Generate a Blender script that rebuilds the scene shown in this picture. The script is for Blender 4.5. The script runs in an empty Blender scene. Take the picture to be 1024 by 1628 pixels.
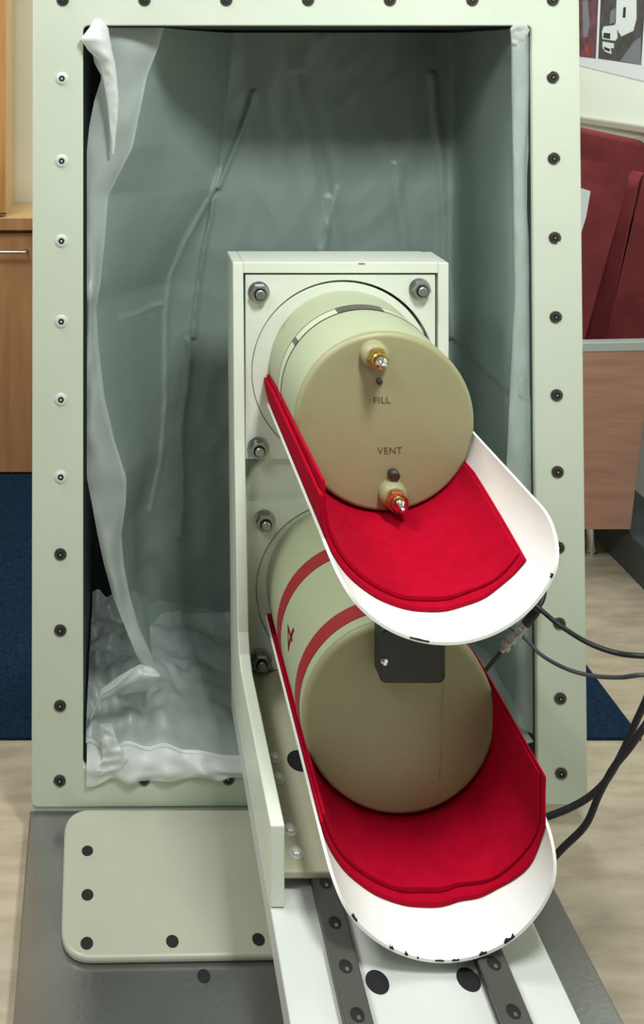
import bpy, bmesh, math, random
from mathutils import Vector, Matrix, noise
random.seed(4)
C = bpy.context.scene.collection
PI = math.pi
# ---------------------------------------------------------------- camera, world, lights, exposure
F, CX, CY, H = 1400.0, 195.0, 80.0, 1.45          # focal length and foot of the view axis in photo pixels, eye height
cam = bpy.data.cameras.new('camera'); co = bpy.data.objects.new('camera', cam); C.objects.link(co)
cam.sensor_fit = 'HORIZONTAL'; cam.sensor_width = 36; cam.lens = 36 * F / 1024
cam.shift_x = (512 - CX) / 1024; cam.shift_y = -(814 - CY) / 1024
cam.clip_start = 0.05
co.location = (0, 0, H); co.rotation_euler = (PI / 2, 0, 0)
bpy.context.scene.camera = co
w = bpy.data.worlds.new('world'); bpy.context.scene.world = w; w.use_nodes = True
w.node_tree.nodes['Background'].inputs[0].default_value = (0.90, 0.97, 1.0, 1)
w.node_tree.nodes['Background'].inputs[1].default_value = 0.06
def lamp(name, loc, sx, sy, power, col=(1, 1, 0.96)):
    l = bpy.data.lights.new(name, 'AREA'); l.shape = 'RECTANGLE'; l.size = sx; l.size_y = sy; l.energy = power; l.color = col
    o = bpy.data.objects.new(name, l); C.objects.link(o); o.location = loc
    return o
lamp('main_or_fill_lamp', (0.54, 0.60, 2.30), 0.24, 0.36, 35, (0.95, 1, 0.99))
lamp('main_or_fill_lamp', (0.85, 2.45, 2.66), 0.60, 0.60, 24, (0.92, 1, 0.97))  # added lamp, brightens the right wall
lamp('main_or_fill_lamp', (-1.0, 1.5, 2.66), 0.60, 0.60, 36, (0.96, 1, 0.98))  # added fill from the left for flange, cabinet and floor
lamp('main_or_fill_lamp', (-0.75, 0.0, 2.66), 0.60, 0.60, 16, (0.93, 1, 0.98))  # added front-left fill for the frame front and liner
vs = bpy.context.scene.view_settings
vs.view_transform = 'Standard'; vs.look = 'None'; vs.gamma = 1; vs.use_curve_mapping = False; vs.exposure = 0.0

# ---------------------------------------------------------------- materials
def lin(c):
    return tuple(((v / 255) / 12.92 if v / 255 <= 0.04045 else ((v / 255 + 0.055) / 1.055) ** 2.4) for v in c)
def mat(name, c, rough=0.5, metal=0.0, c2=None, scale=6.0, bump=0.0, bscale=200.0, stretch=None, coat=0.0, spec=0.5, detail=4, lo=0.35, hi=0.65):
    m = bpy.data.materials.new(name); m.use_nodes = True; nt = m.node_tree; b = nt.nodes['Principled BSDF']
    b.inputs['Base Color'].default_value = (*lin(c), 1); b.inputs['Roughness'].default_value = rough; b.inputs['Metallic'].default_value = metal
    b.inputs['Specular IOR Level'].default_value = spec
    if coat: b.inputs['Coat Weight'].default_value = coat; b.inputs['Coat Roughness'].default_value = 0.15
    tc = nt.nodes.new('ShaderNodeTexCoord'); mp = nt.nodes.new('ShaderNodeMapping'); nt.links.new(tc.outputs['Object'], mp.inputs[0])
    if stretch: mp.inputs['Scale'].default_value = stretch
    if c2:
        n = nt.nodes.new('ShaderNodeTexNoise'); n.inputs['Scale'].default_value = scale; n.inputs['Detail'].default_value = detail
        nt.links.new(mp.outputs[0], n.inputs['Vector'])
        r = nt.nodes.new('ShaderNodeValToRGB'); r.color_ramp.elements[0].position = lo; r.color_ramp.elements[1].position = hi
        r.color_ramp.elements[0].color = (*lin(c), 1); r.color_ramp.elements[1].color = (*lin(c2), 1)
        nt.links.new(n.outputs['Fac'], r.inputs[0]); nt.links.new(r.outputs[0], b.inputs['Base Color'])
    if bump:
        n2 = nt.nodes.new('ShaderNodeTexNoise'); n2.inputs['Scale'].default_value = bscale; nt.links.new(mp.outputs[0], n2.inputs['Vector'])
        bp = nt.nodes.new('ShaderNodeBump'); bp.inputs['Strength'].default_value = bump; bp.inputs['Distance'].default_value = 0.002
        nt.links.new(n2.outputs['Fac'], bp.inputs['Height']); nt.links.new(bp.outputs[0], b.inputs['Normal'])
    return m
def film(name, c, transp, transl, folds=False):
    m = bpy.data.materials.new(name); m.use_nodes = True; nt = m.node_tree; nt.nodes.clear()
    out = nt.nodes.new('ShaderNodeOutputMaterial'); d = nt.nodes.new('ShaderNodeBsdfDiffuse'); t = nt.nodes.new('ShaderNodeBsdfTranslucent')
    tr = nt.nodes.new('ShaderNodeBsdfTransparent'); g = nt.nodes.new('ShaderNodeBsdfGlossy'); g.inputs['Roughness'].default_value = 0.38
    d.inputs[0].default_value = t.inputs[0].default_value = (*lin(c), 1)
    a = nt.nodes.new('ShaderNodeMixShader'); a.inputs[0].default_value = transl
    nt.links.new(d.outputs[0], a.inputs[1]); nt.links.new(t.outputs[0], a.inputs[2])
    b = nt.nodes.new('ShaderNodeMixShader'); b.inputs[0].default_value = 0.06
    nt.links.new(a.outputs[0], b.inputs[1]); nt.links.new(g.outputs[0], b.inputs[2])
    e = nt.nodes.new('ShaderNodeMixShader'); e.inputs[0].default_value = transp
    if folds:      # where the film lies folded over itself less shows through
        at = nt.nodes.new('ShaderNodeAttribute'); at.attribute_name = 'layers'
        mr = nt.nodes.new('ShaderNodeMapRange'); mr.inputs[3].default_value = transp; mr.inputs[4].default_value = transp * 0.15
        nt.links.new(at.outputs['Fac'], mr.inputs[0]); nt.links.new(mr.outputs[0], e.inputs[0])
    nt.links.new(b.outputs[0], e.inputs[1]); nt.links.new(tr.outputs[0], e.inputs[2]); nt.links.new(e.outputs[0], out.inputs[0])
    return m
M = dict(
    sage=mat('sage paint', (204, 212, 194), 0.42, 0, (197, 205, 188), 3, 0.05, 300),
    plate=mat('shaded sage paint', (172, 172, 154), 0.36, 0, (164, 163, 146), 5, 0.04, 200),  # frame's sage darkened, the raised plate's shade is put into the colour
    beige=mat('shaded beige paint', (188, 184, 160), 0.45, 0, (180, 176, 152), 5, 0.05, 250),  # carriage plate beige, dimmed so the colour carries the shade beside the troughs
    cream=mat('cream paint', (226, 231, 217), 0.35, 0, (218, 223, 209), 4, 0.05, 250),
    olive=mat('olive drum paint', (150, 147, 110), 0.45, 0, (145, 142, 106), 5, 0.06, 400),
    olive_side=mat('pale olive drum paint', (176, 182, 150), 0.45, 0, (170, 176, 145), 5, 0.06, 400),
    white=mat('white enamel', (238, 238, 234), 0.3, 0, (232, 232, 227), 5, 0.03, 150),
    bedwhite=mat('bed white paint', (204, 205, 200), 0.4, 0, (197, 198, 192), 5, 0.03, 150),
    red=mat('red felt', (172, 4, 38), 0.95, 0, (162, 3, 33), 40, 0.5, 900, spec=0.08),
    redtape=mat('red tape', (156, 34, 44), 0.5),
    darktape=mat('grey violet tape', (88, 80, 78), 0.4),
    label=mat('pale band', (200, 202, 176), 0.4),
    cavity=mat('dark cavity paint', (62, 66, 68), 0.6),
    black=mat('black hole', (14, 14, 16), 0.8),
    blackplastic=mat('black plastic', (34, 38, 36), 0.45),
    rubber=mat('black cable sheath', (24, 24, 30), 0.5),
    greyrubber=mat('grey cable sheath', (62, 62, 66), 0.5),
    steel=mat('zinc steel', (170, 172, 170), 0.3, 0.9),
    zinc=mat('bright zinc', (226, 228, 224), 0.45, 0.35),
    darksteel=mat('dark screw steel', (84, 80, 74), 0.38, 0.8),
    brass=mat('brass', (200, 164, 84), 0.28, 0.95),
    chrome=mat('chrome', (225, 225, 225), 0.12, 1.0),
    rail=mat('ground rail steel', (84, 83, 78), 0.42, 0.3),
    base=mat('bare steel base', (150, 147, 147), 0.24, 0.9, (165, 164, 164), 4, 0.1, 120, (1, 1, 1)),
    wood=mat('brown cabinet wood', (190, 136, 92), 0.5, 0, (174, 122, 80), 5, 0, 0, (8, 1, 0.8)),
    orange=mat('orange wood', (196, 140, 80), 0.5, 0, (186, 128, 70), 5, 0, 0, (8, 8, 0.8)),
    palewood=mat('pale wood', (205, 170, 125), 0.45, 0, (196, 160, 114), 6, 0, 0, (1, 6, 1)),
    pinkwood=mat('pinkish beech laminate', (184, 138, 118), 0.5, 0, (170, 122, 104), 6, 0, 0, (1, 1, 9)),
    greyedge=mat('grey edging', (178, 184, 178), 0.5),
    maroon=mat('maroon upholstery', (126, 52, 56), 0.75, 0, (108, 42, 47), 9, 0.2, 300, spec=0.2),
    wall=mat('white wall', (226, 232, 222), 0.8),
    creamwall=mat('cream wall', (226, 220, 196), 0.8),
    ceil=mat('ceiling white', (205, 205, 202), 0.9),
    vinyl=mat('beige vinyl', (182, 168, 148), 0.55, 0, (160, 146, 126), 9, 0.05, 80, (1, 4, 1), detail=8),
    carpet=mat('navy carpet', (26, 46, 68), 0.95, 0, (16, 33, 52), 120, 0.6, 500, spec=0.1),
    skirting=mat('dark grey skirting', (72, 78, 78), 0.6),
    taupe=mat('taupe rail', (160, 154, 142), 0.6),
    paper=mat('paper', (214, 216, 222), 0.7),
    ink1=mat('print dark', (48, 46, 50), 0.6, 0, (70, 62, 70), 30),
    ink2=mat('print maroon', (66, 36, 44), 0.6, 0, (110, 56, 80), 25),
    ink3=mat('print grey', (110, 112, 122), 0.6),
    ink4=mat('print white', (206, 212, 212), 0.6),
    ink5=mat('print black', (22, 22, 24), 0.6),
    printtext=mat('printed lettering', (84, 76, 58), 0.6),
    film=film('clear plastic film', (200, 220, 210), 0.36, 0.35),
    foldfilm=film('creased plastic film', (200, 220, 210), 0.36, 0.35, True),
    film3=film('bunched plastic film', (236, 240, 236), 0.08, 0.35),
    film2=film('doubled plastic film', (218, 230, 224), 0.26, 0.4),
)
# ---------------------------------------------------------------- helpers
ORG = {}
def W(px, py, Y): return Vector(((px - CX) * Y / F, Y, H - (py - CY) * Y / F))          # photo pixel at a depth
def G(px, py, z): return W(px, py, (H - z) * F / (py - CY))                              # photo pixel on a level plane
def link(name, bm, m, parent=None, smooth=None, bevel=None):
    me = bpy.data.meshes.new(name)
    bmesh.ops.recalc_face_normals(bm, faces=bm.faces)
    if parent is not None:
        bmesh.ops.translate(bm, verts=bm.verts, vec=-ORG[parent.name])
    bm.to_mesh(me); bm.free()
    for k in (m if isinstance(m, (list, tuple)) else [m]): me.materials.append(M[k])
    o = bpy.data.objects.new(name, me); C.objects.link(o)
    if parent is not None: o.parent = parent; ORG[o.name] = ORG[parent.name]
    else: ORG[o.name] = Vector((0, 0, 0))
    if bevel:
        bv = o.modifiers.new('bevel', 'BEVEL'); bv.width = bevel; bv.segments = 3; bv.limit_method = 'ANGLE'; bv.angle_limit = math.radians(40)
    if smooth is not None:
        for p in me.polygons: p.use_smooth = True
        me.set_sharp_from_angle(angle=math.radians(smooth))
    return o
def tag(o, label, cat, group=None):
    o['label'] = label; o['category'] = cat
    if group: o['group'] = group
    return o
def thing(name, label, cat, loc, group=None):
    o = bpy.data.objects.new(name, None); C.objects.link(o); o.location = loc; o.empty_display_size = 0.05
    ORG[o.name] = Vector(loc)
    return tag(o, label, cat, group)
def struct(name, bm, m, bevel=None):
    o = link(name, bm, m, bevel=bevel); o['kind'] = 'structure'; return o
def NB(): return bmesh.new()
def box(bm, a, b, mi=0):
    vs_ = [bm.verts.new((x, y, z)) for x in (a[0], b[0]) for y in (a[1], b[1]) for z in (a[2], b[2])]
    for f in ((0, 1, 3, 2), (4, 6, 7, 5), (0, 4, 5, 1), (2, 3, 7, 6), (0, 2, 6, 4), (1, 5, 7, 3)):
        bm.faces.new([vs_[i] for i in f]).material_index = mi
    return bm
def prism(bm, pts, d, mi=0):
    """closed outline of 3-D points pushed along vector d"""
    d = Vector(d); n = len(pts)
    a = [bm.verts.new(p) for p in pts]; b = [bm.verts.new(Vector(p) + d) for p in pts]
    fs = [bm.faces.new(a[::-1]), bm.faces.new(b)] + [bm.faces.new((a[i], a[(i + 1) % n], b[(i + 1) % n], b[i])) for i in range(n)]
    for f in fs: f.material_index = mi
    return bm
def lathe(bm, prof, c, axis='Y', n=64, mi=0):
    """profile [(radius, position along axis)] turned about an axis through c"""
    rings = []
    for r, t in prof:
        ring = []
        for k in range(n if r > 1e-6 else 1):
            a = 2 * PI * k / n
            if axis == 'Y': p = (c[0] + r * math.cos(a), t, c[2] + r * math.sin(a))
            elif axis == 'Z': p = (c[0] + r * math.cos(a), c[1] + r * math.sin(a), t)
            else: p = (t, c[1] + r * math.cos(a), c[2] + r * math.sin(a))
            ring.append(bm.verts.new(p))
        rings.append(ring)
    for a, b in zip(rings, rings[1:]):
        if len(a) == 1 and len(b) == 1: continue
        for k in range(n):
            k2 = (k + 1) % n
            vs_ = [a[0], b[k], b[k2]] if len(a) == 1 else ([a[k], a[k2], b[0]] if len(b) == 1 else [a[k], a[k2], b[k2], b[k]])
            bm.faces.new(vs_).material_index = mi
    for ring, flag in ((rings[0], 0), (rings[-1], 1)):
        if len(ring) > 1: bm.faces.new(ring).material_index = mi
    return bm
def disc(bm, c, r, axis, t0, t1, n=32, mi=0): return lathe(bm, [(r, t0), (r, t1)], c, axis, n, mi)
def slab(fi, fo, nu, nv):
    """closed thick sheet between two surfaces fi(u,v), fo(u,v)"""
    bm = NB(); A = [[bm.verts.new(fi(i / nu, j / nv)) for j in range(nv + 1)] for i in range(nu + 1)]
    B = [[bm.verts.new(fo(i / nu, j / nv)) for j in range(nv + 1)] for i in range(nu + 1)]
    for i in range(nu):
        for j in range(nv):
            bm.faces.new((A[i][j], A[i + 1][j], A[i + 1][j + 1], A[i][j + 1])); bm.faces.new((B[i][j], B[i][j + 1], B[i + 1][j + 1], B[i + 1][j]))
    for i in range(nu):
        bm.faces.new((A[i][0], B[i][0], B[i + 1][0], A[i + 1][0])); bm.faces.new((A[i][nv], A[i + 1][nv], B[i + 1][nv], B[i][nv]))
    for j in range(nv):
        bm.faces.new((A[0][j], A[0][j + 1], B[0][j + 1], B[0][j])); bm.faces.new((A[nu][j], B[nu][j], B[nu][j + 1], A[nu][j + 1]))
    return bm
def grid(fn, nu, nv):
    bm = NB(); A = [[bm.verts.new(fn(i / nu, j / nv)) for j in range(nv + 1)] for i in range(nu + 1)]
    for i in range(nu):
        for j in range(nv): bm.faces.new((A[i][j], A[i + 1][j], A[i + 1][j + 1], A[i][j + 1]))
    return bm
def spline(pts, per=10):
    out = []; P = [Vector(p) for p in pts]; P = [2 * P[0] - P[1]] + P + [2 * P[-1] - P[-2]]
    for i in range(1, len(P) - 2):
        for k in range(per):
            t = k / per; a, b, c, d = P[i - 1:i + 3]
            out.append(0.5 * (2 * b + (c - a) * t + (2 * a - 5 * b + 4 * c - d) * t * t + (3 * b - a - 3 * c + d) * t ** 3))
    return out + [P[-2]]
def tube(bm, pts, r, n=12, mi=0):
    P = [Vector(p) for p in pts]; rings = []
    for i, p in enumerate(P):
        t = (P[min(i + 1, len(P) - 1)] - P[max(i - 1, 0)]).normalized()
        s = t.cross(Vector((0, 1, 0.03))).normalized(); q = t.cross(s)
        rr = r[i] if isinstance(r, (list, tuple)) else r
        rings.append([bm.verts.new(p + rr * (math.cos(2 * PI * k / n) * s + math.sin(2 * PI * k / n) * q)) for k in range(n)])
    for a, b in zip(rings, rings[1:]):
        for k in range(n): bm.faces.new((a[k], a[(k + 1) % n], b[(k + 1) % n], b[k])).material_index = mi
    bm.faces.new(rings[0][::-1]).material_index = mi; bm.faces.new(rings[-1]).material_index = mi
    return bm
def interp(tab, x):
    if x <= tab[0][0]: return tab[0][1]
    for (a, va), (b, vb) in zip(tab, tab[1:]):
        if x <= b: return va + (vb - va) * (x - a) / (b - a)
    return tab[-1][1]
def rounded(cs, r, n=6):
    """outline with rounded corners from flat corner points"""
    out = []; N = len(cs); cs = [Vector(c) for c in cs]
    for i in range(N):
        p, a, b = cs[i], cs[i - 1], cs[(i + 1) % N]
        rr = r[i] if isinstance(r, (list, tuple)) else r
        if rr <= 0: out.append(p); continue
        u = (a - p).normalized() * rr; v = (b - p).normalized() * rr
        for k in range(n + 1):
            t = k / n; out.append((p + u) * (1 - t) ** 2 + 2 * p * t * (1 - t) + (p + v) * t * t)
    return out
def holed_plate(bm, x0, x1, z0, z1, c, R, y0, y1, mi=0):
    an = sorted(set([2 * PI * k / 96 for k in range(96)] + [math.atan2(z - c[1], x - c[0]) % (2 * PI) for x in (x0, x1) for z in (z0, z1)]))
    def outer(a):
        dx, dz = math.cos(a), math.sin(a); t = 1e9
        if dx > 1e-9: t = min(t, (x1 - c[0]) / dx)
        if dx < -1e-9: t = min(t, (x0 - c[0]) / dx)
        if dz > 1e-9: t = min(t, (z1 - c[1]) / dz)
        if dz < -1e-9: t = min(t, (z0 - c[1]) / dz)
        return c[0] + t * dx, c[1] + t * dz
    L = []
    for a in an:
        ox, oz = outer(a); ix, iz = c[0] + R * math.cos(a), c[1] + R * math.sin(a)
        L.append([bm.verts.new(p) for p in ((ox, y0, oz), (ix, y0, iz), (ix, y1, iz), (ox, y1, oz))])
    for a, b in zip(L, L[1:] + L[:1]):
        for k in range(4): bm.faces.new((a[k], a[(k + 1) % 4], b[(k + 1) % 4], b[k])).material_index = mi
    return bm
def copy_child(o, delta):
    c = o.copy(); C.objects.link(c); c.parent = o.parent; c.location = o.location + Vector(delta); ORG[c.name] = ORG[o.name]; return c

B = 1.66                         # depth of the carriage's upright face
S = B / F                        # metres per photo pixel there
def U(px, py): return W(px, py, B)
# ---------------------------------------------------------------- room
bm = NB(); box(bm, (-3, -2, -0.06), (1.60, 3.4, 0)); struct('floor', bm, 'vinyl')
bm = NB(); box(bm, (1.56, -2, 0), (1.66, 3.4, 2.7)); struct('wall_right', bm, 'wall')
bm = NB(); box(bm, (-3, 3.27, 0), (1.56, 3.37, 2.7)); struct('wall_back', bm, 'creamwall')
bm = NB(); box(bm, (-3.1, -2, 0), (-3.0, 3.4, 2.7)); struct('wall_left', bm, 'wall')
bm = NB(); box(bm, (-3.1, -2, 2.7), (1.66, 3.4, 2.76)); struct('ceiling', bm, 'ceil')
bm = NB(); box(bm, (1.40, 1.2, 0), (1.56, 3.27, 0.115)); struct('baseboard_right', bm, 'skirting', 0.006)
bm = NB(); box(bm, (1.535, 0.5, 1.205), (1.56, 3.27, 1.225)); struct('trim_1', bm, 'taupe', 0.003)
bm = NB(); box(bm, (-2.4, 1.85, 0.0), (1.09, 3.27, 0.006))
tag(link('carpet', bm, 'carpet'), 'dark navy carpet running behind the tall frame', 'carpet')

# ---------------------------------------------------------------- tall frame
YF = 1.62
fr = thing('machine_frame', 'tall pale sage green metal frame with screwed front flange around a deep opening', 'machine frame', (0.34, 1.8, 0))
out_ = [W(52, -34, YF), W(921, -34, YF), W(935, 1280, YF), W(50, 1284, YF)]
inn_ = [W(132, 41, YF), W(846, 41, YF), W(855, 1221, YF), W(132, 1221, YF)]
def ring(bm, o, i, y0, y1):
    L = [[bm.verts.new((p.x, y, p.z)) for p, y in ((a, y0), (b, y0), (b, y1), (a, y1))] for a, b in zip(o, i)]
    for a, b in zip(L, L[1:] + L[:1]):
        for k in range(4): bm.faces.new((a[k], a[(k + 1) % 4], b[(k + 1) % 4], b[k]))
    return bm
flange = link('front_flange', ring(NB(), rounded(out_, 0.012), rounded(inn_, 0.012), YF, YF + 0.012), 'sage', fr, 30, 0.003)
def grow(ps, d):
    c = sum((Vector(p) for p in ps), Vector()) / 4
    return [Vector((p.x + math.copysign(d, p.x - c.x), p.y, p.z + math.copysign(d, p.z - c.z))) for p in ps]
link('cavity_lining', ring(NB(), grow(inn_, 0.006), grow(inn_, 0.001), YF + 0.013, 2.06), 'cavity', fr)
link('outer_shell', ring(NB(), grow(inn_, 0.028), grow(inn_, 0.007), YF + 0.012, 2.09), 'sage', fr)
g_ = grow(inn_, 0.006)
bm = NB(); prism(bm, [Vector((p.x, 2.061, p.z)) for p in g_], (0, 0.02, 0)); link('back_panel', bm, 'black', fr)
bm = NB(); box(bm, (out_[3].x + .001, YF + 0.004, 0.0), (0.70, 1.845, inn_[3].z - 0.03)); link('plinth', bm, 'sage', fr)
def screw_bm(c):
    bm = NB(); y = YF
    lathe(bm, [(0.0118, y), (0.0118, y - 0.0012), (0.0108, y - 0.0016), (0.0098, y - .0008)], c, 'Y', 28, 0)
    lathe(bm, [(0.0098, y - 0.0007), (0.0092, y - 0.0026), (0.0076, y - 0.0030), (0.0060, y - 0.0030), (.0060, y - .0024)], c, 'Y', 28, 1)
    lathe(bm, [(0.0058, y - 0.0025), (0.0058, y - 0.0029)], c, 'Y', 6, 2)
    lathe(bm, [(0.0020, y - 0.0028), (0.0016, y - 0.0036), (0, y - .0037)], c, 'Y', 12, 0)
    return bm
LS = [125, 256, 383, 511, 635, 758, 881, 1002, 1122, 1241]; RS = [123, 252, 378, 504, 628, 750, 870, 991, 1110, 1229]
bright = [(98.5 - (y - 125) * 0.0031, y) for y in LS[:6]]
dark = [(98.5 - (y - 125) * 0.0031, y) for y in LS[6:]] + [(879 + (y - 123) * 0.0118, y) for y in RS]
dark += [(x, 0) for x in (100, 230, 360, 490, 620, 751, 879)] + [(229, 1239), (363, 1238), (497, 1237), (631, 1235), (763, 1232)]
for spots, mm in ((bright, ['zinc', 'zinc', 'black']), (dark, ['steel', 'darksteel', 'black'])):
    s0 = None
    for x, y in spots:
        p = W(x, y, YF)
        if s0 is None: s0 = link('screw', screw_bm(p), mm, fr, 35); p0 = p
        else: copy_child(s0, p - p0)

# ---------------------------------------------------------------- steel base with raised plate
ZB = 0.05
bs = thing('base_plate', 'bare grey steel base plate under the frame and slide bed', 'base plate', (0.3, 1.2, 0))
bm = NB(); prism(bm, [(-0.171, 1.6235, 0), (0.722, 1.6235, 0), (0.722, 0.8, 0), (-0.141, 0.8, 0)], (0, 0, ZB)); link('base_slab', bm, 'base', bs, None, 0.004)
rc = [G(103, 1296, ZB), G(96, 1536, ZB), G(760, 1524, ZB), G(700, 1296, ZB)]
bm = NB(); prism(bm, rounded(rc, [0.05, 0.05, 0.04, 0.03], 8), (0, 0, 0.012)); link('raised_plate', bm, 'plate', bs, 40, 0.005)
h0 = None
for x, y in ((139, 1353), (139, 1423), (138, 1500), (274, 1497), (411, 1494)):
    p = G(x, y, ZB + 0.012)
    if h0 is None: bm = NB(); disc(bm, p, 0.0098, 'Z', p.z + 0.0002, p.z + 0.0008, 24); h0 = link('bolt_hole', bm, 'black', bs); hp = p
    else: copy_child(h0, p - hp)
p = G(324, 1552, ZB); copy_child(h0, p - hp + Vector((0, 0, 0)))
# ---------------------------------------------------------------- slide bed with rails
ZT = 0.245
bd = thing('slide_bed', 'white painted slide bed carrying two dark linear rails', 'slide bed', (0.386, 1.2, ZB))
XL, XR = 0.2075, 0.568
bm = NB(); box(bm, (XL, 0.82, ZT - 0.05), (XR, 1.685, ZT)); link('bed_plate', bm, 'bedwhite', bd, None, 0.003)
bm = NB(); box(bm, (0.28, 0.85, ZB), (0.50, 1.61, ZT - 0.05)); link('pedestal', bm, 'sage', bd, None, 0.004)
ZR = ZT + 0.022
for xa, xb, hs in ((0.270, 0.306, (1467, 1538, 1615)), (0.462, 0.500, (1532, 1612))):
    bm = NB(); w_ = xb - xa
    prof = [(xa + .002, ZT), (xa + .002, ZT + .005), (xa + .007, ZT + .009), (xa + .007, ZT + .013), (xa, ZT + .016), (xa, ZR - .002), (xa + .002, ZR)]
    prof = prof + [(xa + xb - x, z) for x, z in prof[::-1]]
    prism(bm, [(x, 0.83, z) for x, z in prof], (0, 0.92, 0)); r_ = link('rail', bm, 'rail', bd)
    first = None; Ys = [(H - ZR) * F / (y - CY) for y in hs]; pitch = 0.057; y0 = Ys[0]
    for k in range(-3, 6):
        yy = y0 - k * pitch
        bm = NB(); lathe(bm, [(0.0086, ZR + 0.0002), (0.0086, ZR + 0.0006), (0.0084, ZR + 0.0007)], ((xa + xb) / 2, yy, 0), 'Z', 20, 0)
        lathe(bm, [(0.0026, ZR + 0.0006), (0.0022, ZR + 0.0012), (0, ZR + 0.0014)], ((xa + xb) / 2 + .001, yy - .0035, 0), 'Z', 12, 1)
        if first is None: first = link('screw', bm, ['black', 'steel'], r_, 35); fy = yy
        else:
            bm.free(); c = first.copy(); C.objects.link(c); c.parent = r_; c.location.y = yy - fy; ORG[c.name] = ORG[r_.name]
hb = None
for x, y in ((600, 1562), (745, 1558)):
    p = G(x, y, ZT); bm = NB(); disc(bm, p, 0.0148, 'Z', ZT + 0.0003, ZT + 0.001, 32); link('bolt_hole', bm, 'black', bd)

# ---------------------------------------------------------------- carriage bracket
cr = thing('carriage_bracket', 'cream steel bracket holding both drums upright on the slide bed', 'bracket', (0.386, 1.5, ZT))
xl0, xl1 = U(370, 0).x, U(387, 0).x; xr0, xr1 = U(697, 0).x, U(714, 0).x
ztop = U(0, 417).z; ZP = 0.2777; YB = 1.753
prof = [W(370, 417, B)] + [W(0, y, B / r) for r, y in ((1.014, 700), (1.045, 1005), (1.056, 1040), (1.075, 1069), (1.12, 1110), (1.343, 1312))]
prof = [(p.y, p.z) for p in prof] + [(B / 1.343, ZT + 0.001), (1.686, ZT + 0.001), (1.70, 0.42), (YB, ztop)]
bm = NB(); prism(bm, [(xl0, y, z) for y, z in prof], (xl1 - xl0, 0, 0)); link('side_plate', bm, 'cream', cr, None, 0.0025)
bm = NB(); prism(bm, [(xr0, y, z) for y, z in ((B, ztop - .001), (B, ZP), (YB, ZP), (YB, ztop - .001))], (xr1 - xr0, 0, 0)); link('side_plate', bm, 'cream', cr, None, 0.0025)
bm = NB(); box(bm, (xl1, B + 0.0005, ztop - 0.021), (xr0, YB, ztop)); link('top_plate', bm, 'cream', cr, None, 0.002)
bm = NB(); box(bm, (xl1, YB - 0.012, ZP), (xr0, YB, ztop - 0.021)); link('rear_plate', bm, 'cream', cr)
bm = NB(); box(bm, (xl1, B / 1.32, ZP - 0.012), (0.545, YB - .002, ZP)); bpl = link('carriage_plate', bm, 'beige', cr, None, 0.003)
for xa in (0.288, 0.481):
    bm = NB(); box(bm, (xa - 0.034, B / 1.32 + 0.035, ZR - .016), (xa - 0.0205, 1.62, ZP - 0.0125)); box(bm, (xa + 0.0205, B / 1.32 + 0.035, ZR - .016), (xa + 0.034, 1.62, ZP - 0.0125))
    link('bearing_block', bm, 'blackplastic', cr)
def hexbolt(bm, c, r, hgt):
    lathe(bm, [(r * 1.45, c.z), (r * 1.45, c.z + .0015)], c, 'Z', 24); lathe(bm, [(r * 1.1, c.z + .0015), (r * 1.1, c.z + hgt - .001), (r * .9, c.z + hgt)], c, 'Z', 6)
    lathe(bm, [(r * .9, c.z + hgt - .0005), (r * .5, c.z + hgt + .0012), (0, c.z + hgt + .0014)], c, 'Z', 16)
    return bm
b0 = None
for x, y in ((437, 1206), (443, 1238), (461, 1321), (471, 1357)):
    p = G(x, y, ZP)
    if b0 is None: b0 = link('bolt', hexbolt(NB(), p, 0.0072, 0.007), 'zinc', bpl, 35); bp0 = p
    else:
        c = b0.copy(); C.objects.link(c); c.parent = bpl; c.location = p - bp0; ORG[c.name] = ORG[bpl.name]
p = G(478, 1210, ZP); bm = NB(); disc(bm, p, 0.022, 'Z', ZP + .0002, ZP + .001); link('cable_hole', bm, 'black', bpl)
# round spacer between the two flange plates
p = U(470, 800); bm = NB(); lathe(bm, [(0.094, YB - 0.013), (0.094, B + .026), (0.090, B + .022)], p, 'Y', 64); link('spacer_disc', bm, 'cream', cr, 35)
YFp = B + 0.004
def flange_set(cx, cy, x0, x1, y0, y1, hole, bolts):
    bm = NB(); a, b = U(x0, y0), U(x1, y1); c = U(cx, cy)
    holed_plate(bm, a.x, b.x, b.z, a.z, (c.x, c.z), hole * S, YFp, YFp + 0.018); pl = link('flange_plate', bm, 'cream', cr, 30, 0.0012)
    bm = NB(); lathe(bm, [((hole - 2.6) * S, YB - .013), ((hole - 2.6) * S, YFp + 0.005), ((hole - 4) * S, YFp + .003)], c + Vector((-1.2 * S, 0, -1.6 * S)), 'Y', 96); link('collar', bm, 'cream', cr, 30)
    n0 = None
    for x, y in bolts:
        p = U(x, y)
        if n0 is None:
            bm = NB(); y_ = YFp
            lathe(bm, [(0.0205, y_), (0.0205, y_ - .0025), (0.019, y_ - .003)], p, 'Y', 32, 0)
            lathe(bm, [(0.0175, y_ - .003), (0.0175, y_ - .015), (0.0155, y_ - .017)], p, 'Y', 6, 0)
            lathe(bm, [(0.0112, y_ - .0165), (0.0112, y_ - .0178)], p, 'Y', 32, 2)
            lathe(bm, [(0.0088, y_ - .0175), (0.0088, y_ - .022), (0.007, y_ - .0235)], p, 'Y', 24, 1)
            n0 = link('bolt', bm, ['steel', 'steel', 'black'], pl, 30); q0 = p
        else:
            c = n0.copy(); C.objects.link(c); c.parent = pl; c.location = p - q0; ORG[c.name] = ORG[pl.name]
flange_set(547, 593, 391, 693, 438, 731, 147, ((412, 465), (668, 460), (411, 713), (668, 710)))
flange_set(548, 941, 391, 693, 799, 1067, 141, ((421, 829), (668, 829), (415, 1050), (668, 1050)))
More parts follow.
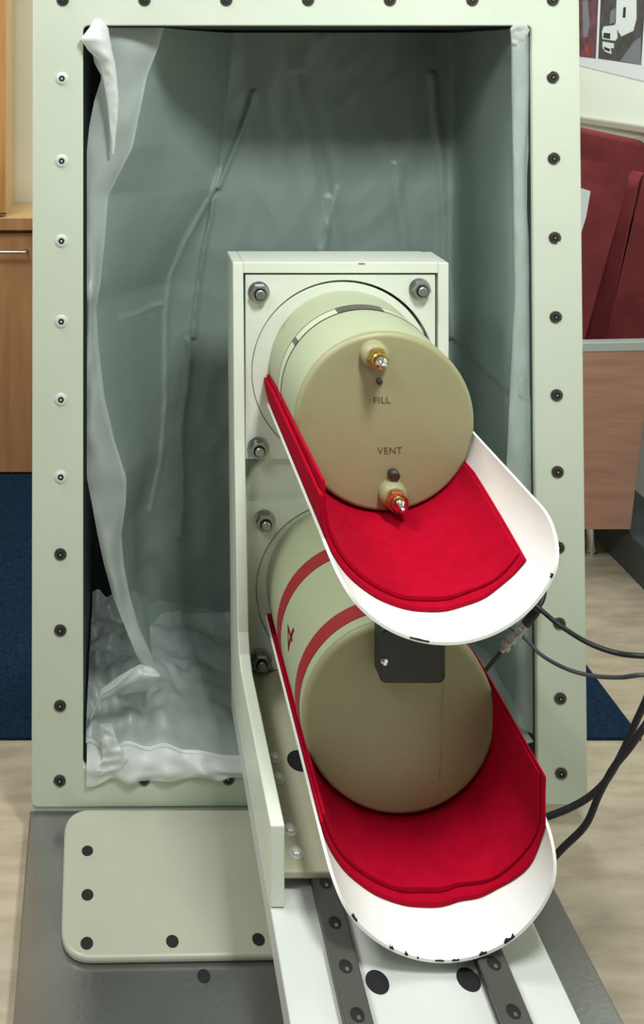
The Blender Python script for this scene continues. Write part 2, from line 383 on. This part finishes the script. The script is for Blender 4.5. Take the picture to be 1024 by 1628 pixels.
bm = NB(); p = W(575, 419, B); box(bm, (p.x - .006, B - .0008, p.z - .0007), (p.x + .006, B + .0007, p.z + .0007)); link('paint_chip', bm, 'redtape', cr)

# ---------------------------------------------------------------- troughs, drums, felts
def pol(c, R, a): return Vector((c.x + R * S * math.cos(a), 0, c.z - R * S * math.sin(a)))   # a: 0 right, 90 down, 180 left
def trough(cx, cy, R, aR, aL, rb, rf, label):
    c = U(cx, cy); t = thing('trough', label, 'trough', (c.x, (B / rb + B / rf) / 2, c.z - R * S))
    aR, aL = math.radians(aR), math.radians(aL); T = 3.6; rho = 0.062; Yf, Yb = B / rf, B / rb
    def front(a):
        s = min(a - aR, aL - a) * R * S
        return Yf if s > rho else Yf + rho - math.sqrt(max(rho * rho - (rho - s) ** 2, 0))
    def us(u):      # finer near the rims
        u = 0.5 - 0.5 * math.cos(PI * u); return aR + (aL - aR) * u
    def surf(rad):
        def f(u, v):
            a = us(u); p = pol(c, rad, a); p.y = Yb + (front(a) - Yb) * v; return p
        return f
    o = link('shell', slab(surf(R - T), surf(R), 90, 10), 'white', t, 45, 0.0012)
    return t, c, front
def chip(t, c, R, a, front, wdt, ln):
    bm = NB(); a = math.radians(a); n = 5
    def f(rad, dy):
        def g(u, v):
            aa = a + (u - .5) * wdt / R; p = pol(c, rad, aa); p.y = front(aa) - 0.0006 + v * (ln * (0.6 + 0.4 * math.sin(u * 9 + wdt))) * dy; return p
        return g
    bm = slab(f(R - 3.9, 1), f(R - 2.2, 1), 6, 2); link('paint_chip', bm, 'black', t)
def felt(c, Ri, lim, thick, rb, rf, skew, label):
    """two stacked felt layers; lim(v, layer) gives the arc ends, thick(a) one layer's thickness in px; a<0 / a>180 stand straight up"""
    t = thing('felt_pad', label, 'felt pad', (c.x, (B / rb + B / rf) / 2, c.z - Ri * S))
    def pt(rad, a):
        if a < 0: p = Vector((c.x + rad * S, 0, c.z + Ri * S * (-a))); return p
        if a > PI: p = Vector((c.x - rad * S, 0, c.z + Ri * S * (a - PI))); return p
        return pol(c, rad, a)
    for L in (0, 1):
        f_ = rf - 0.012 * L
        def surf(k, L=L, f_=f_):
            def g(u, v):
                a0, a1 = lim(rb + (f_ - rb) * v, L); a = math.radians(a0 + (a1 - a0) * u)
                r = rb + (f_ + skew * max(0, min(1, (70 - math.degrees(a)) / 70)) - rb) * v
                wob = 0.25 * noise.noise(Vector((a * 5, r * 12, 3 + L)))
                p = pt(Ri - (L + k) * thick(math.degrees(a)) - 0.4 - 0.3 * L + wob * k * L, a)
                p.y = B / r + (0.004 * noise.noise(Vector((a * 3, 1, L))) if v > 0.99 else 0); return p
            return g
        link(('under_layer', 'upper_layer')[L], slab(surf(0.97), surf(0), 64, 30), 'red', t, 50, 0.0012)
    return t
# upper
t1, c1, f1 = trough(547, 597, 131, 3, 160, 0.985, 1.46, 'upper white half-pipe trough under the drum with two valves')
felt(c1, 127, lambda r, L: (interp([(0.97, 24), (1.187, 21), (1.4, 31)], r) + L, interp([(0.97, 176), (1.05, 181), (1.4, 184 + 4 * L)], r) + 2 * L),
     lambda a: interp([(0, 2.3), (40, 3.4), (90, 6.5), (150, 5.6), (190, 4.2)], a), 0.99, 1.388, 0.008, 'bright red felt lining in the upper white trough')
chip(t1, c1, 131, 3.5 + 22, f1, 5, .004)
chip(t1, c1, 131, 103, f1, 22, .0015)
# lower
t2, c2, f2 = trough(547, 952, 129, -2, 166, 0.985, 1.45, 'lower white trough with chipped front rim above the rails')
felt(c2, 125, lambda r, L: (interp([(0.97, -26), (1.2, -27), (1.41, -25)], r) + L * 1.5, interp([(0.97, 167), (1.4, 169)], r)),
     lambda a: interp([(-30, 2.2), (10, 2.6), (50, 5), (90, 8), (140, 5), (170, 4)], a), 0.99, 1.368, 0.045, 'darker red felt lining in the lower trough')
for a, wd, ln in ((141, 9, .006), (117, 5, .004), (109, 4, .005), (103, 2, .002), (70, 9, .003), (55, 14, .004), (92, 10, .001), (84, 8, .001)): chip(t2, c2, 129, a, f2, wd, ln)

def drum(cx, cy, R, rf, label, side='olive_side'):
    c = U(cx, cy); Yf = B / rf; Rm = R * S
    t = thing('drum', label, 'drum', (c.x, (Yf + B) / 2, c.z - Rm))
    prof = [(Rm - .002, B + .004), (Rm - .002, Yf + .03)]
    bm = NB(); prof = [(Rm, B + .006), (Rm, Yf + .009)]
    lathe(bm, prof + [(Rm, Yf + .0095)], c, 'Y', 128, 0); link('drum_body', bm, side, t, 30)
    bm = NB(); k = .009
    prof = [(Rm, Yf + .0096)] + [(Rm - k + k * math.cos(a * PI / 16), Yf + k - k * math.sin(a * PI / 16)) for a in range(0, 9)] + [(Rm * .8, Yf), (0, Yf)]
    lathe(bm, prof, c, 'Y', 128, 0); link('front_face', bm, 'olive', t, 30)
    return t, c, Yf, Rm
def band(t, c, Rm, ra, rb, mname, name, h=.0012, a0=0, a1=360, n=128):
    a0, a1 = math.radians(a0), math.radians(a1)
    def f(rad):
        def g(u, v): a = a0 + (a1 - a0) * u; return Vector((c.x + rad * math.cos(a), B / (ra + (rb - ra) * v), c.z - rad * math.sin(a)))
        return g
    return link(name, slab(f(Rm - .001), f(Rm + h), n, 1), mname, t, 30)
d1, dc1, Y1, R1 = drum(552, 586, 122.5, 1.17, 'upper olive drum with brass fill and vent valves on its face')
band(d1, dc1, R1, 1.056, 1.058, 'blackplastic', 'seam_line', .0006); band(d1, dc1, R1, 1.074, 1.076, 'blackplastic', 'seam_line', .0006)
band(d1, dc1, R1, 1.0585, 1.0735, 'label', 'band', .0009)
band(d1, dc1, R1, 1.057, 1.075, 'darktape', 'dark_tape', .0018, -108, -76, 24)
band(d1, dc1, R1, 1.057, 1.075, 'darktape', 'dark_tape', .0014, -146, -142, 4)
d2, dc2, Y2, R2 = drum(547.5, 931, 123.5, 1.25, 'lower drum with two red tape rings and a black box on its face')
band(d2, dc2, R2, 1.075, 1.098, 'redtape', 'tape_ring', .0012); band(d2, dc2, R2, 1.200, 1.226, 'redtape', 'tape_ring', .0012)
# valves
def valve(px, py, red):
    p = W(px, py, Y1); v = []
    bm = NB(); lathe(bm, [(.0225, Y1 + .001), (.0225, Y1 - 0.0120), (.020, Y1 - 0.0168), (.0172, Y1 - 0.0204)], p, 'Y', 40); boss = link('valve', bm, 'olive', d1, 35)
    bm = NB(); lathe(bm, [(.0165, Y1 - 0.0192), (.0165, Y1 - 0.0264), (.0145, Y1 - 0.0294)], p, 'Y', 6); lathe(bm, [(.0135, Y1 - 0.0288), (.0135, Y1 - 0.0360), (.0118, Y1 - 0.0384)], p, 'Y', 32); link('nut', bm, 'brass', boss, 30)
    bm = NB(); lathe(bm, [(.0098, Y1 - 0.0372), (.0098, Y1 - 0.0444), (.0075, Y1 - 0.0468), (.0045, Y1 - 0.0516), (.0045, Y1 - 0.0564), (.002, Y1 - 0.0588), (0, Y1 - 0.0588)], p, 'Y', 24); link('tip', bm, 'chrome', boss, 30)
    if red:
        bm = NB(); lathe(bm, [(.0148, Y1 - 0.0314), (.0158, Y1 - 0.0322), (.0158, Y1 - 0.0372), (.0148, Y1 - 0.0379), (.0137, Y1 - 0.0372), (.0137, Y1 - 0.0322)], p, 'Y', 32); link('seal_ring', bm, 'redtape', boss, 30)
valve(594, 562, False); valve(623, 783, True)
p = W(624, 752, Y1); bm = NB(); lathe(bm, [(.0085, Y1 + .001), (.0085, Y1 - .004), (.007, Y1 - .006), (.0095, Y1 - .0065), (.0095, Y1 - .0105), (.006, Y1 - .013), (0, Y1 - .0135)], p, 'Y', 8); link('set_screw', bm, 'darksteel', d1, 30)
p = W(603, 606, Y1); bm = NB(); lathe(bm, [(.005, Y1 + .001), (.005, Y1 - .003), (.003, Y1 - .005), (0, Y1 - .005)], p, 'Y', 10); link('set_screw', bm, 'darksteel', d1, 30)
def text(s, px, py, hpx, Y, parent, m, rot=0):
    cu = bpy.data.curves.new('t', 'FONT'); cu.body = s; cu.align_x = 'CENTER'; cu.align_y = 'CENTER'; cu.size = hpx * Y / F * 1.38; cu.extrude = .0002; cu.space_character = 1.08
    o = bpy.data.objects.new('t', cu); C.objects.link(o); dg = bpy.context.evaluated_depsgraph_get(); me = bpy.data.meshes.new_from_object(o.evaluated_get(dg))
    bpy.data.objects.remove(o); bm = NB(); bm.from_mesh(me)
    bm.transform(Matrix.Translation(W(px, py, Y)) @ Matrix.Rotation(PI / 2, 4, 'X') @ Matrix.Rotation(rot, 4, 'Z'))
    return link('lettering', bm, m, parent)
text('FILL', 607, 637, 11, Y1 - .0004, d1, 'printtext', .03)['label'] = 'printed word FILL'
text('VENT', 620, 717, 11, Y1 - .0004, d1, 'printtext', .03)['label'] = 'printed word VENT'
nm = text('4', 449, 1003, 38, 1.42, d2, 'redtape', 0.0); nm['label'] = 'red hand-painted figure 4'
# wrap the hand-painted 4 on the drum's flank
for v in nm.data.vertices:
    wv = v.co + ORG[nm.name]; q = W(449, 1003, 1.42)
    a = math.radians(196) ; dy, dz = (wv.x - q.x), (wv.z - q.z)
    a2 = a - dz / R2
    v.co = Vector((dc2.x + (R2 + .0006) * math.cos(a2), 1.46 - dy * 1.6, dc2.z - (R2 + .0006) * math.sin(a2))) - ORG[nm.name]
# black box on the lower drum
a, b = W(604, 1000, Y2 - .03), W(709, 1088, Y2 - .03)
bm = NB(); prism(bm, rounded([(a.x, Y2 - .03, a.z), (b.x, Y2 - .03, a.z), (b.x, Y2 - .03, b.z), (a.x, Y2 - .03, b.z)], .012), (0, .031, 0)); bb = link('junction_box', bm, 'blackplastic', d2, 35, .004)
p = W(611, 1052, Y2 - .031); bm = NB(); lathe(bm, [(.0055, Y2 - .0295), (.0055, Y2 - .033), (.003, Y2 - .035), (0, Y2 - .035)], p, 'Y', 16); link('screw', bm, 'chrome', bb, 30)
bm = NB(); tube(bm, spline([W(706, 1088, Y2), W(703, 1130, Y2), W(701, 1180, Y2), W(697, 1240, Y2)], 6), .0012, 6); link('paint_run', bm, 'olive', d2, 60)

# ---------------------------------------------------------------- plastic liner
ln_ = thing('plastic_liner', 'crumpled clear plastic sheet lining the opening of the tall frame', 'plastic sheet', (0.34, 1.85, inn_[3].z))
HR = [(40, 262), (80, 250), (120, 234), (234, 211), (312, 172), (370, 168), (450, 160), (490, 153), (550, 157), (630, 166), (700, 182), (760, 201), (800, 200), (850, 193), (900, 197), (950, 207), (1000, 222), (1040, 240), (1078, 253)]
HL = [(40, 150), (70, 144), (100, 150), (122, 162), (160, 150), (200, 142), (240, 138), (470, 138), (760, 138), (800, 146), (850, 155), (900, 166), (950, 180), (1000, 200), (1040, 216), (1078, 238)]
def nz(x, y, s): return noise.noise(Vector((x, y, s)))
def hem(u, v):
    y = 44 + v * 1034; l, r = interp(HL, y), interp(HR, y)
    px = l + (r - l) * u
    Y = 1.652 + 0.03 * (u ** 1.3) - 0.008 * math.sin(u * PI) + 0.010 * nz(u * 1.5, y / 55, 2) + .012 * max(0, 1 - abs(y - 470) / 25) * -1
    return W(px, y, max(Y, 1.637))
link('left_hem', grid(hem, 14, 150), 'film2', ln_, 80)
# rolled corner tied over the flange at the upper left
RL = [(30, 150, 160), (44, 142, 172), (62, 128, 175), (80, 140, 178), (100, 160, 183), (125, 164, 186), (160, 170, 189), (200, 174, 186), (245, 176, 181)]
def roll(u, v):
    y = 30 + v * 215; l = interp([(a, b) for a, b, c in RL], y); r = interp([(a, c) for a, b, c in RL], y)
    ang = u * PI
    Yc = interp([(30, 1.617), (90, 1.612), (130, 1.625), (245, 1.645)], y)
    return W((l + r) / 2 - (r - l) / 2 * math.cos(ang), y, Yc - (r - l) * .0005 * math.sin(ang) + .003 * nz(u * 3, y / 14, 5))
link('rolled_corner', grid(roll, 14, 60), 'film3', ln_, 80)
def guides(t):
    y = 44 + t * 1034
    g = [W(interp(HR, y) - 7, y, 1.690)]
    yb = 52 + t * 944
    xc = interp([(50, 360), (300, 335), (385, 296), (450, 268), (600, 262), (720, 257), (800, 240), (900, 236), (1000, 250)], yb)
    g.append(W((g[0].x * F / 1.690 + CX + xc) / 2 - 6, (y + yb) / 2, 1.84))
    g.append(W(xc, yb, 1.965))
    for k, px in enumerate((340, 430, 530, 630, 700)): g.append(W(max(px, xc + 20 + k * 30), yb, 1.99))
    g.append(W(727, yb, 1.965)); g.append(W(757, 50 + t * 990, 1.83)); g.append(W(790, 48 + t * 1030, 1.72)); g.append(W(812, 46 + t * 1090, 1.662)); g.append(W(829, 44 + t * 1115, 1.642))
    xr = interp([(0, 842), (.2, 838), (.45, 841), (.7, 846), (1, 849)], t)
    g.append(W(xr, 44 + t * 1125, 1.640))
    return g
NT = 220; rows = []
CR = [[W(x, y, 1.965) for x, y in l] for l in (((350, 270), (335, 315), (312, 355), (293, 385), (288, 400), (270, 440), (262, 500), (263, 640), (255, 735), (238, 812)),
      ((540, 300), (530, 345), (519, 385), (512, 400)), ((258, 480), (215, 478), (190, 470)), ((330, 320), (300, 372)))]
def crease(p):
    best = 0
    for l in CR:
        for a, b in zip(l, l[1:]):
            ux, uz = b.x - a.x, b.z - a.z; t = max(0, min(1, ((p.x - a.x) * ux + (p.z - a.z) * uz) / (ux * ux + uz * uz)))
            best = max(best, 1 - math.hypot(p.x - a.x - t * ux, p.z - a.z - t * uz) / .0085)
    return best
for j in range(NT + 1):
    t = j / NT; g = spline(guides(t), 26)
    pts = []
    for i, p in enumerate(g):
        s = i / (len(g) - 1); fade = min(1, s * 8) * min(1, (1 - s) * 8)
        d = 0.016 * nz(p.x * 7, p.z * 2.2, 1.0) + 0.006 * nz(p.x * 18, p.z * 5, 7) + 0.012 * abs(nz(p.x * 9 + p.z * 3, p.z * 4, 11)) + 0.006 * abs(nz(p.x * 16 - p.z * 6, p.z * 9, 21))
        # long creases
        for (xa, za, xb, zb, wd, am) in ((.48, .95, .44, .55, .02, .012), (.30, .75, .27, .35, .015, .010), (.62, 1.2, .66, .6, .02, .008), (.40, 1.4, .50, .95, .025, -.012), (.47, 1.12, .455, .85, .008, .012), (.30, 1.36, .22, 1.14, .012, .014), (.20, 1.12, .16, .80, .010, .012), (.15, .80, .13, .35, .010, .010), (.70, 1.4, .74, .8, .015, .010), (.36, .62, .52, .30, .012, .010)):
            if min(za, zb) < p.z < max(za, zb):
                q = (p.z - za) / (zb - za); d -= am * max(0, 1 - abs(p.x - (xa + (xb - xa) * q) - .012 * nz(p.z * 6, xa * 9, 2)) / wd)
        d -= .006 * max(0, crease(p))
        pts.append(p + Vector((0.4 * d * (1 - fade * .5), d * fade, 0)))
    rows.append(pts)
bm = NB(); V = [[bm.verts.new(p) for p in r] for r in rows]
for a, b in zip(V, V[1:]):
    for i in range(len(a) - 1): bm.faces.new((a[i], a[i + 1], b[i + 1], b[i]))
lay = bm.verts.layers.float.new('layers')
for v in bm.verts: v[lay] = .85 * max(0, crease(v.co)) ** 1.5
link('curtain', bm, 'foldfilm', ln_, 80)
# the sheet lying on the opening's sill, bunched at the left
zs = inn_[3].z
def lip(x):
    u = (x - W(138, 0, YF).x) / (W(400, 0, YF).x - W(138, 0, YF).x); left = max(0, 1 - u / .9)
    return zs + .012 + left * .045 * (0.7 + .8 * nz(x * 18, 2, 6))
def sill(u, v):
    x = W(136, 0, YF).x + (W(852, 0, YF).x - W(136, 0, YF).x) * u; Y = 2.0 - v * 0.371
    left = max(0, 1 - u / 0.34)
    z = zs + .010 + .008 * (nz(x * 14, Y * 11, 4) + .6) + .020 * abs(nz(x * 9 + 3 * Y, Y * 8, 14)) + .010 * abs(nz(x * 26, Y * 20, 15)) + left * (0.024 + 0.055 * abs(nz(x * 13 + Y * 5, Y * 12 - x * 4, 9)) + .03 * abs(nz(x * 30, Y * 24, 19)) + .02 * math.sin(v * PI))
    z += max(0, (u - .86) / .14) * (.03 + .03 * nz(x * 20, Y * 9, 2))
    if v < .12: z += (1 - v / .12) * .03
    if v > .72 and u < .4: k_ = (v - .72) / .28; k_ = k_ * k_; z = z * (1 - k_) + (lip(x) - .003) * k_
    return Vector((x, Y, min(z, 0.188) if 0.17 < x < .6 else z))
link('sill_sheet', grid(sill, 150, 70), 'film2', ln_, 80)
def over(u, v):
    x = W(138, 0, YF).x + (W(400, 0, YF).x - W(138, 0, YF).x) * u
    left = max(0, 1 - u / 0.9); drop = (0.010 + .016 * left) * (0.7 + .6 * nz(x * 26, 1, 3)) + .004
    z0 = lip(x); a = v * PI * .62
    return Vector((x, 1.634 - .024 * math.sin(a) - .007 * nz(x * 30, v * 3, 5) * math.sin(a), z0 * (1 - v) + (zs - drop) * v))
link('overhang', grid(over, 110, 16), 'film3', ln_, 80)
def rhem(u, v):     # doubled edge hanging along the right side
    y = 42 + v * 800; l = interp([(42, 812), (120, 813), (300, 816), (470, 818), (842, 800)], y); r = interp([(42, 838), (70, 843), (190, 841), (280, 835), (400, 842), (842, 848)], y)
    a = u * PI; return W((l + r) / 2 - (r - l) / 2 * math.cos(a), y, interp([(42, 1.622), (75, 1.634), (842, 1.648)], y) + .006 - .012 * math.sin(a) + .003 * nz(u * 3, y / 40, 8))
link('right_hem', grid(rhem, 14, 110), 'film2', ln_, 80)
def fold(u, v):    # the hem's foot folded back to the left
    px = 255 - v * 112; lo = interp([(143, 1150), (160, 1116), (190, 1104), (235, 1098), (255, 1078)], px); hi = interp([(143, 1138), (160, 1096), (190, 1074), (222, 1056), (240, 1060), (255, 1072)], px)
    return W(px, hi + (lo - hi) * u, 1.640 - .010 * math.sin(u * PI) + .006 * nz(u * 3, px / 22, 3) - .004 * v)
link('folded_foot', grid(fold, 12, 50), 'film2', ln_, 80)
def twist(u, v):    # loose ribbon over the lip
    y = 1150 + v * 76; xc = interp([(1150, 168), (1185, 176), (1205, 184), (1226, 174)], y); wd = interp([(1150, 9), (1180, 13), (1205, 20), (1226, 24)], y)
    a = u * PI; return W(xc - wd * math.cos(a), y, 1.618 - .010 * math.sin(a) + .006 * nz(u * 4, y / 12, 3))
link('loose_ribbon', grid(twist, 16, 40), 'film3', ln_, 80)
def knot(u, v):     # crumpled upper right corner
    y = 37 + v * 42; l = interp([(37, 818), (46, 811), (79, 814)], y); r = interp([(37, 836), (48, 842), (60, 838), (79, 832)], y)
    a = u * PI; return W((l + r) / 2 - (r - l) / 2 * math.cos(a), y, 1.618 + .02 * v - .008 * math.sin(a) + .004 * nz(u * 5, y / 9, 4))
link('crumpled_corner', grid(knot, 12, 24), 'film3', ln_, 80)

# ---------------------------------------------------------------- cables
def cable(pts, r, m, label, name='cable'):
    bm = NB(); tube(bm, spline([W(*p) for p in pts], 10), r, 12); o = link(name, bm, m, None, 60); return tag(o, label, 'cable')
cable([(760, 900, 1.60), (815, 930, 1.56), (856, 966, 1.53), (890, 994, 1.50), (935, 1022, 1.48), (980, 1038, 1.46), (1024, 1043, 1.44), (1100, 1045, 1.44), (1180, 1110, 1.46), (1230, 1300, 1.50), (1270, 1415, 1.515), (1330, 1412, 1.52)], .0042, 'rubber', 'thick black cable crossing the right flange, the uppermost of the four')
cable([(770, 960, 1.60), (815, 1000, 1.57), (838, 1018, 1.55), (862, 1042, 1.53), (900, 1063, 1.50), (940, 1074, 1.48), (985, 1077, 1.46), (1024, 1073, 1.44), (1090, 1075, 1.45), (1150, 1140, 1.48), (1200, 1300, 1.52), (1240, 1390, 1.545), (1300, 1389, 1.548)], .0032, 'greyrubber', 'thinner dark grey cable hanging just below the thick black one')
cable([(790, 1325, 1.38), (840, 1312, 1.37), (870, 1299, 1.36), (905, 1285, 1.35), (938, 1266, 1.34), (966, 1238, 1.33), (990, 1195, 1.32), (1010, 1150, 1.31), (1024, 1120, 1.30), (1065, 1030, 1.28), (1130, 960, 1.28), (1200, 1030, 1.30), (1260, 1300, 1.36), (1300, 1505, 1.415), (1350, 1505, 1.418)], .0045, 'rubber', 'black cable leaving the lower trough nearest the frame foot, crossing over another')
cable([(830, 1395, 1.33), (870, 1372, 1.325), (897, 1346, 1.32), (932, 1310, 1.31), (953, 1262, 1.30), (976, 1220, 1.285), (1000, 1190, 1.275), (1024, 1156, 1.265), (1080, 1080, 1.26), (1140, 1030, 1.27), (1205, 1110, 1.30), (1265, 1380, 1.35), (1310, 1550, 1.375), (1360, 1550, 1.376)], .0045, 'rubber', 'black cable looping out from the front corner of the lower trough')
k = thing('connector_lead', 'short black lead with a chrome screw connector beside the lower drum', 'connector', W(815, 1015, 1.56))
bm = NB(); tube(bm, spline([W(735, 1110, 1.60), W(755, 1085, 1.58), W(776, 1061, 1.565), W(797, 1036, 1.56)], 8), .0035, 10); tube(bm, spline([W(836, 992, 1.56), W(850, 974, 1.55), W(864, 950, 1.56), W(866, 920, 1.58)], 8), [.0075] * 12 + [.004] * 13, 12); link('lead', bm, 'rubber', k, 60)
def along(t): return W(797 + 39 * t, 1036 - 44 * t, 1.56)
bm = NB(); st = [(0, .004), (.1, .0045), (.12, .0085), (.24, .0085), (.26, .0055), (.36, .0055), (.38, .0085), (.5, .0085), (.52, .006), (.64, .006), (.66, .0098), (.8, .0098), (.82, .007), (1, .007)]
tube(bm, [along(t) for t, r in st], [r for t, r in st], 14); link('connector_body', bm, 'steel', k, 30)

# ---------------------------------------------------------------- left background: cabinet with counter, hutch
YC = 3.0; zc = W(0, 345, YC).z
cb = thing('base_cabinet', 'brown wooden base cabinet with pale counter behind the frame on the left', 'cabinet', (-0.6, 3.1, 0))
x0, x1 = -1.1, W(120, 0, YC).x
bm = NB(); box(bm, (x0, YC + .02, 0.006), (x1, 3.26, zc - .04)); link('carcass', bm, 'wood', cb)
a = W(0, 371, YC); bm = NB(); box(bm, (-0.52, YC, 0.012), (x1, YC + .019, a.z)); dr = link('door', bm, 'wood', cb, None, .002)
bm = NB(); box(bm, (x0, YC - .02, zc - .036), (x1 + .01, 3.26, zc)); link('counter_top', bm, 'palewood', cb, None, .002)
bm = NB(); box(bm, (x0, YC - .022, zc - .040), (x1 + .01, YC - .0203, zc - .001)); link('counter_edge', bm, 'wood', cb)
bm = NB(); p = W(41, 401, YC - .03); q = W(-40, 401, YC - .03); tube(bm, [(q.x, YC, p.z), (q.x, p.y, p.z), (p.x, p.y, p.z), (p.x, YC, p.z)], .006, 10); link('handle', bm, 'chrome', dr, 40)
hx = W(8, 0, YC).x
hu = thing('hutch', 'orange wooden hutch standing on the counter at far left', 'cabinet', (-0.7, 3.1, zc))
bm = NB(); box(bm, (x0, YC + .02, zc), (hx, 3.26, 2.0)); link('hutch_body', bm, 'palewood', hu)
bm = NB(); box(bm, (x0 + .01, YC, zc + .004), (hx, YC + .019, 1.99)); link('door', bm, 'orange', hu, None, .002)
bm = NB(); p = W(10, 345, YC - .012); tube(bm, [(p.x - .09, p.y, p.z + .012), (p.x, p.y, p.z + .012)], .003, 8); box(bm, (p.x - .09, YC - .012, p.z + .010), (p.x - .085, YC, p.z + .014)); link('latch', bm, 'blackplastic', hu)

# ---------------------------------------------------------------- right background: bench box with cushions, poster
YQ = 2.42
bn = thing('bench_box', 'pinkish wood laminate box with grey top edging beside the right wall', 'bench', (1.3, 2.5, 0))
pts = [W(880, 560, YQ), W(1036, 556, YQ), W(1003, 842, YQ), W(880, 842, YQ)]
bm = NB(); prism(bm, pts, (0, .02, 0)); link('front_panel', bm, 'pinkwood', bn, None, .002)
pts = [W(880, 546, YQ - .004), W(1037, 543, YQ - .004), W(1036, 558, YQ - .004), W(880, 561, YQ - .004)]
bm = NB(); prism(bm, pts, (0, .03, 0)); link('top_edging', bm, 'greyedge', bn, None, .003)
zq = W(0, 842, YQ).z
bm = NB(); box(bm, (W(880, 0, YQ).x, YQ + .021, zq), (1.385, 2.78, zq + .02)); link('bottom_board', bm, 'pinkwood', bn)
bm = NB(); box(bm, (W(880, 0, YQ).x, 2.76, zq + .021), (1.385, 2.78, W(0, 556, YQ).z)); link('back_board', bm, 'pinkwood', bn)
lg = None
for x, y in ((W(940, 0, 2.53).x, 2.53), (W(940, 0, 2.53).x, 2.74), (1.375, 2.74)):
    if lg is None:
        bm = NB(); lathe(bm, [(.013, zq), (.013, .012), (.017, .011), (.017, 0)], (x, y, 0), 'Z', 20); lg = link('leg', bm, 'chrome', bn, 35); l0 = (x, y)
    else: copy_child(lg, (x - l0[0], y - l0[1], 0))
def cushion(pts, Y, d, label):
    bm = NB(); prism(bm, rounded([W(x, y, Y) for x, y in pts], .03, 5), (0, d, 0)); o = link('cushion', bm, 'maroon', None, 50, .018)
    return tag(o, label, 'cushion', 'maroon cushions in the bench box')
cushion([(860, 188), (1034, 226), (988, 765), (860, 765)], 2.60, .09, 'rearmost maroon cushion, leaning against the right wall')
cushion([(870, 238), (1004, 272), (928, 545), (885, 812), (860, 812)], 2.45, .08, 'maroon cushion tipped left against the frame, in front')
cushion([(1012, 290), (1030, 268), (1034, 600), (985, 790), (944, 790), (938, 640), (962, 545)], 2.54, .08, 'maroon cushion upright at the right of the dark gap')
bm = NB(); prism(bm, [W(915, 296, 2.435), W(939, 304, 2.435), W(932, 345, 2.435), W(915, 400, 2.435)], (0, .012, 0)); tag(link('paper_folder', bm, 'paper'), 'white paper edge tucked beside the tipped maroon cushion', 'folder')
XW = 1.559
def OW(px, py, off=0): return W(px, py, (XW - off) * F / (px - CX))
def print_poly(name, pts, off, m, parent, th=.0006):
    bm = NB(); prism(bm, [OW(x, y, off) for x, y in pts], (th, 0, 0)); return link(name, bm, m, parent)
po = thing('poster', 'white wall poster with a photo of a white truck', 'poster', OW(980, 60))
print_poly('sheet', [(905, -70), (1100, -70), (1100, 148), (905, 100)], .001, 'paper', po, .001)
print_poly('photo', [(905, -70), (954, -70), (947, 93), (905, 88)], .0018, 'ink2', po)
print_poly('photo_detail', [(926, 2), (934, 0), (938, 38), (934, 60), (927, 58)], .0026, 'ink3', po)
print_poly('photo_detail', [(929, 70), (936, 72), (938, 88), (932, 88)], .0026, 'redtape', po)
ph = print_poly('photo', [(958, -70), (1030, -70), (1019, 103), (951, 93)], .0018, 'ink1', po)
print_poly('photo_detail', [(986, 97), (1008, 66), (1019, 58), (1019, 103)], .0024, 'ink3', ph)
print_poly('truck_body', [(982, -30), (1012, -30), (1012, 30), (1007, 49), (988, 58), (984, 52), (979, 42), (980, 10)], .0026, 'ink4', ph)
print_poly('truck_cab', [(960, 42), (977, 40), (980, 34), (982, 60), (978, 65), (958, 62), (957, 50)], .0028, 'ink4', ph)
print_poly('truck_window', [(960, 52), (970, 53), (970, 62), (959, 60)], .0034, 'ink5', ph)
print_poly('truck_vent', [(991, 12), (995, 11), (994, 28), (990, 28)], .0034, 'ink5', ph)
print_poly('truck_bumper', [(958, 66), (976, 69), (976, 77), (971, 76), (972, 86), (962, 82), (958, 76)], .0028, 'ink4', ph)
print_poly('truck_grille', [(960, 74), (970, 78), (969, 82), (961, 79)], .0034, 'ink5', ph)
print_poly('truck_screen', [(971, 18), (979, 12), (978, 36), (969, 38)], .0028, 'ink3', ph)
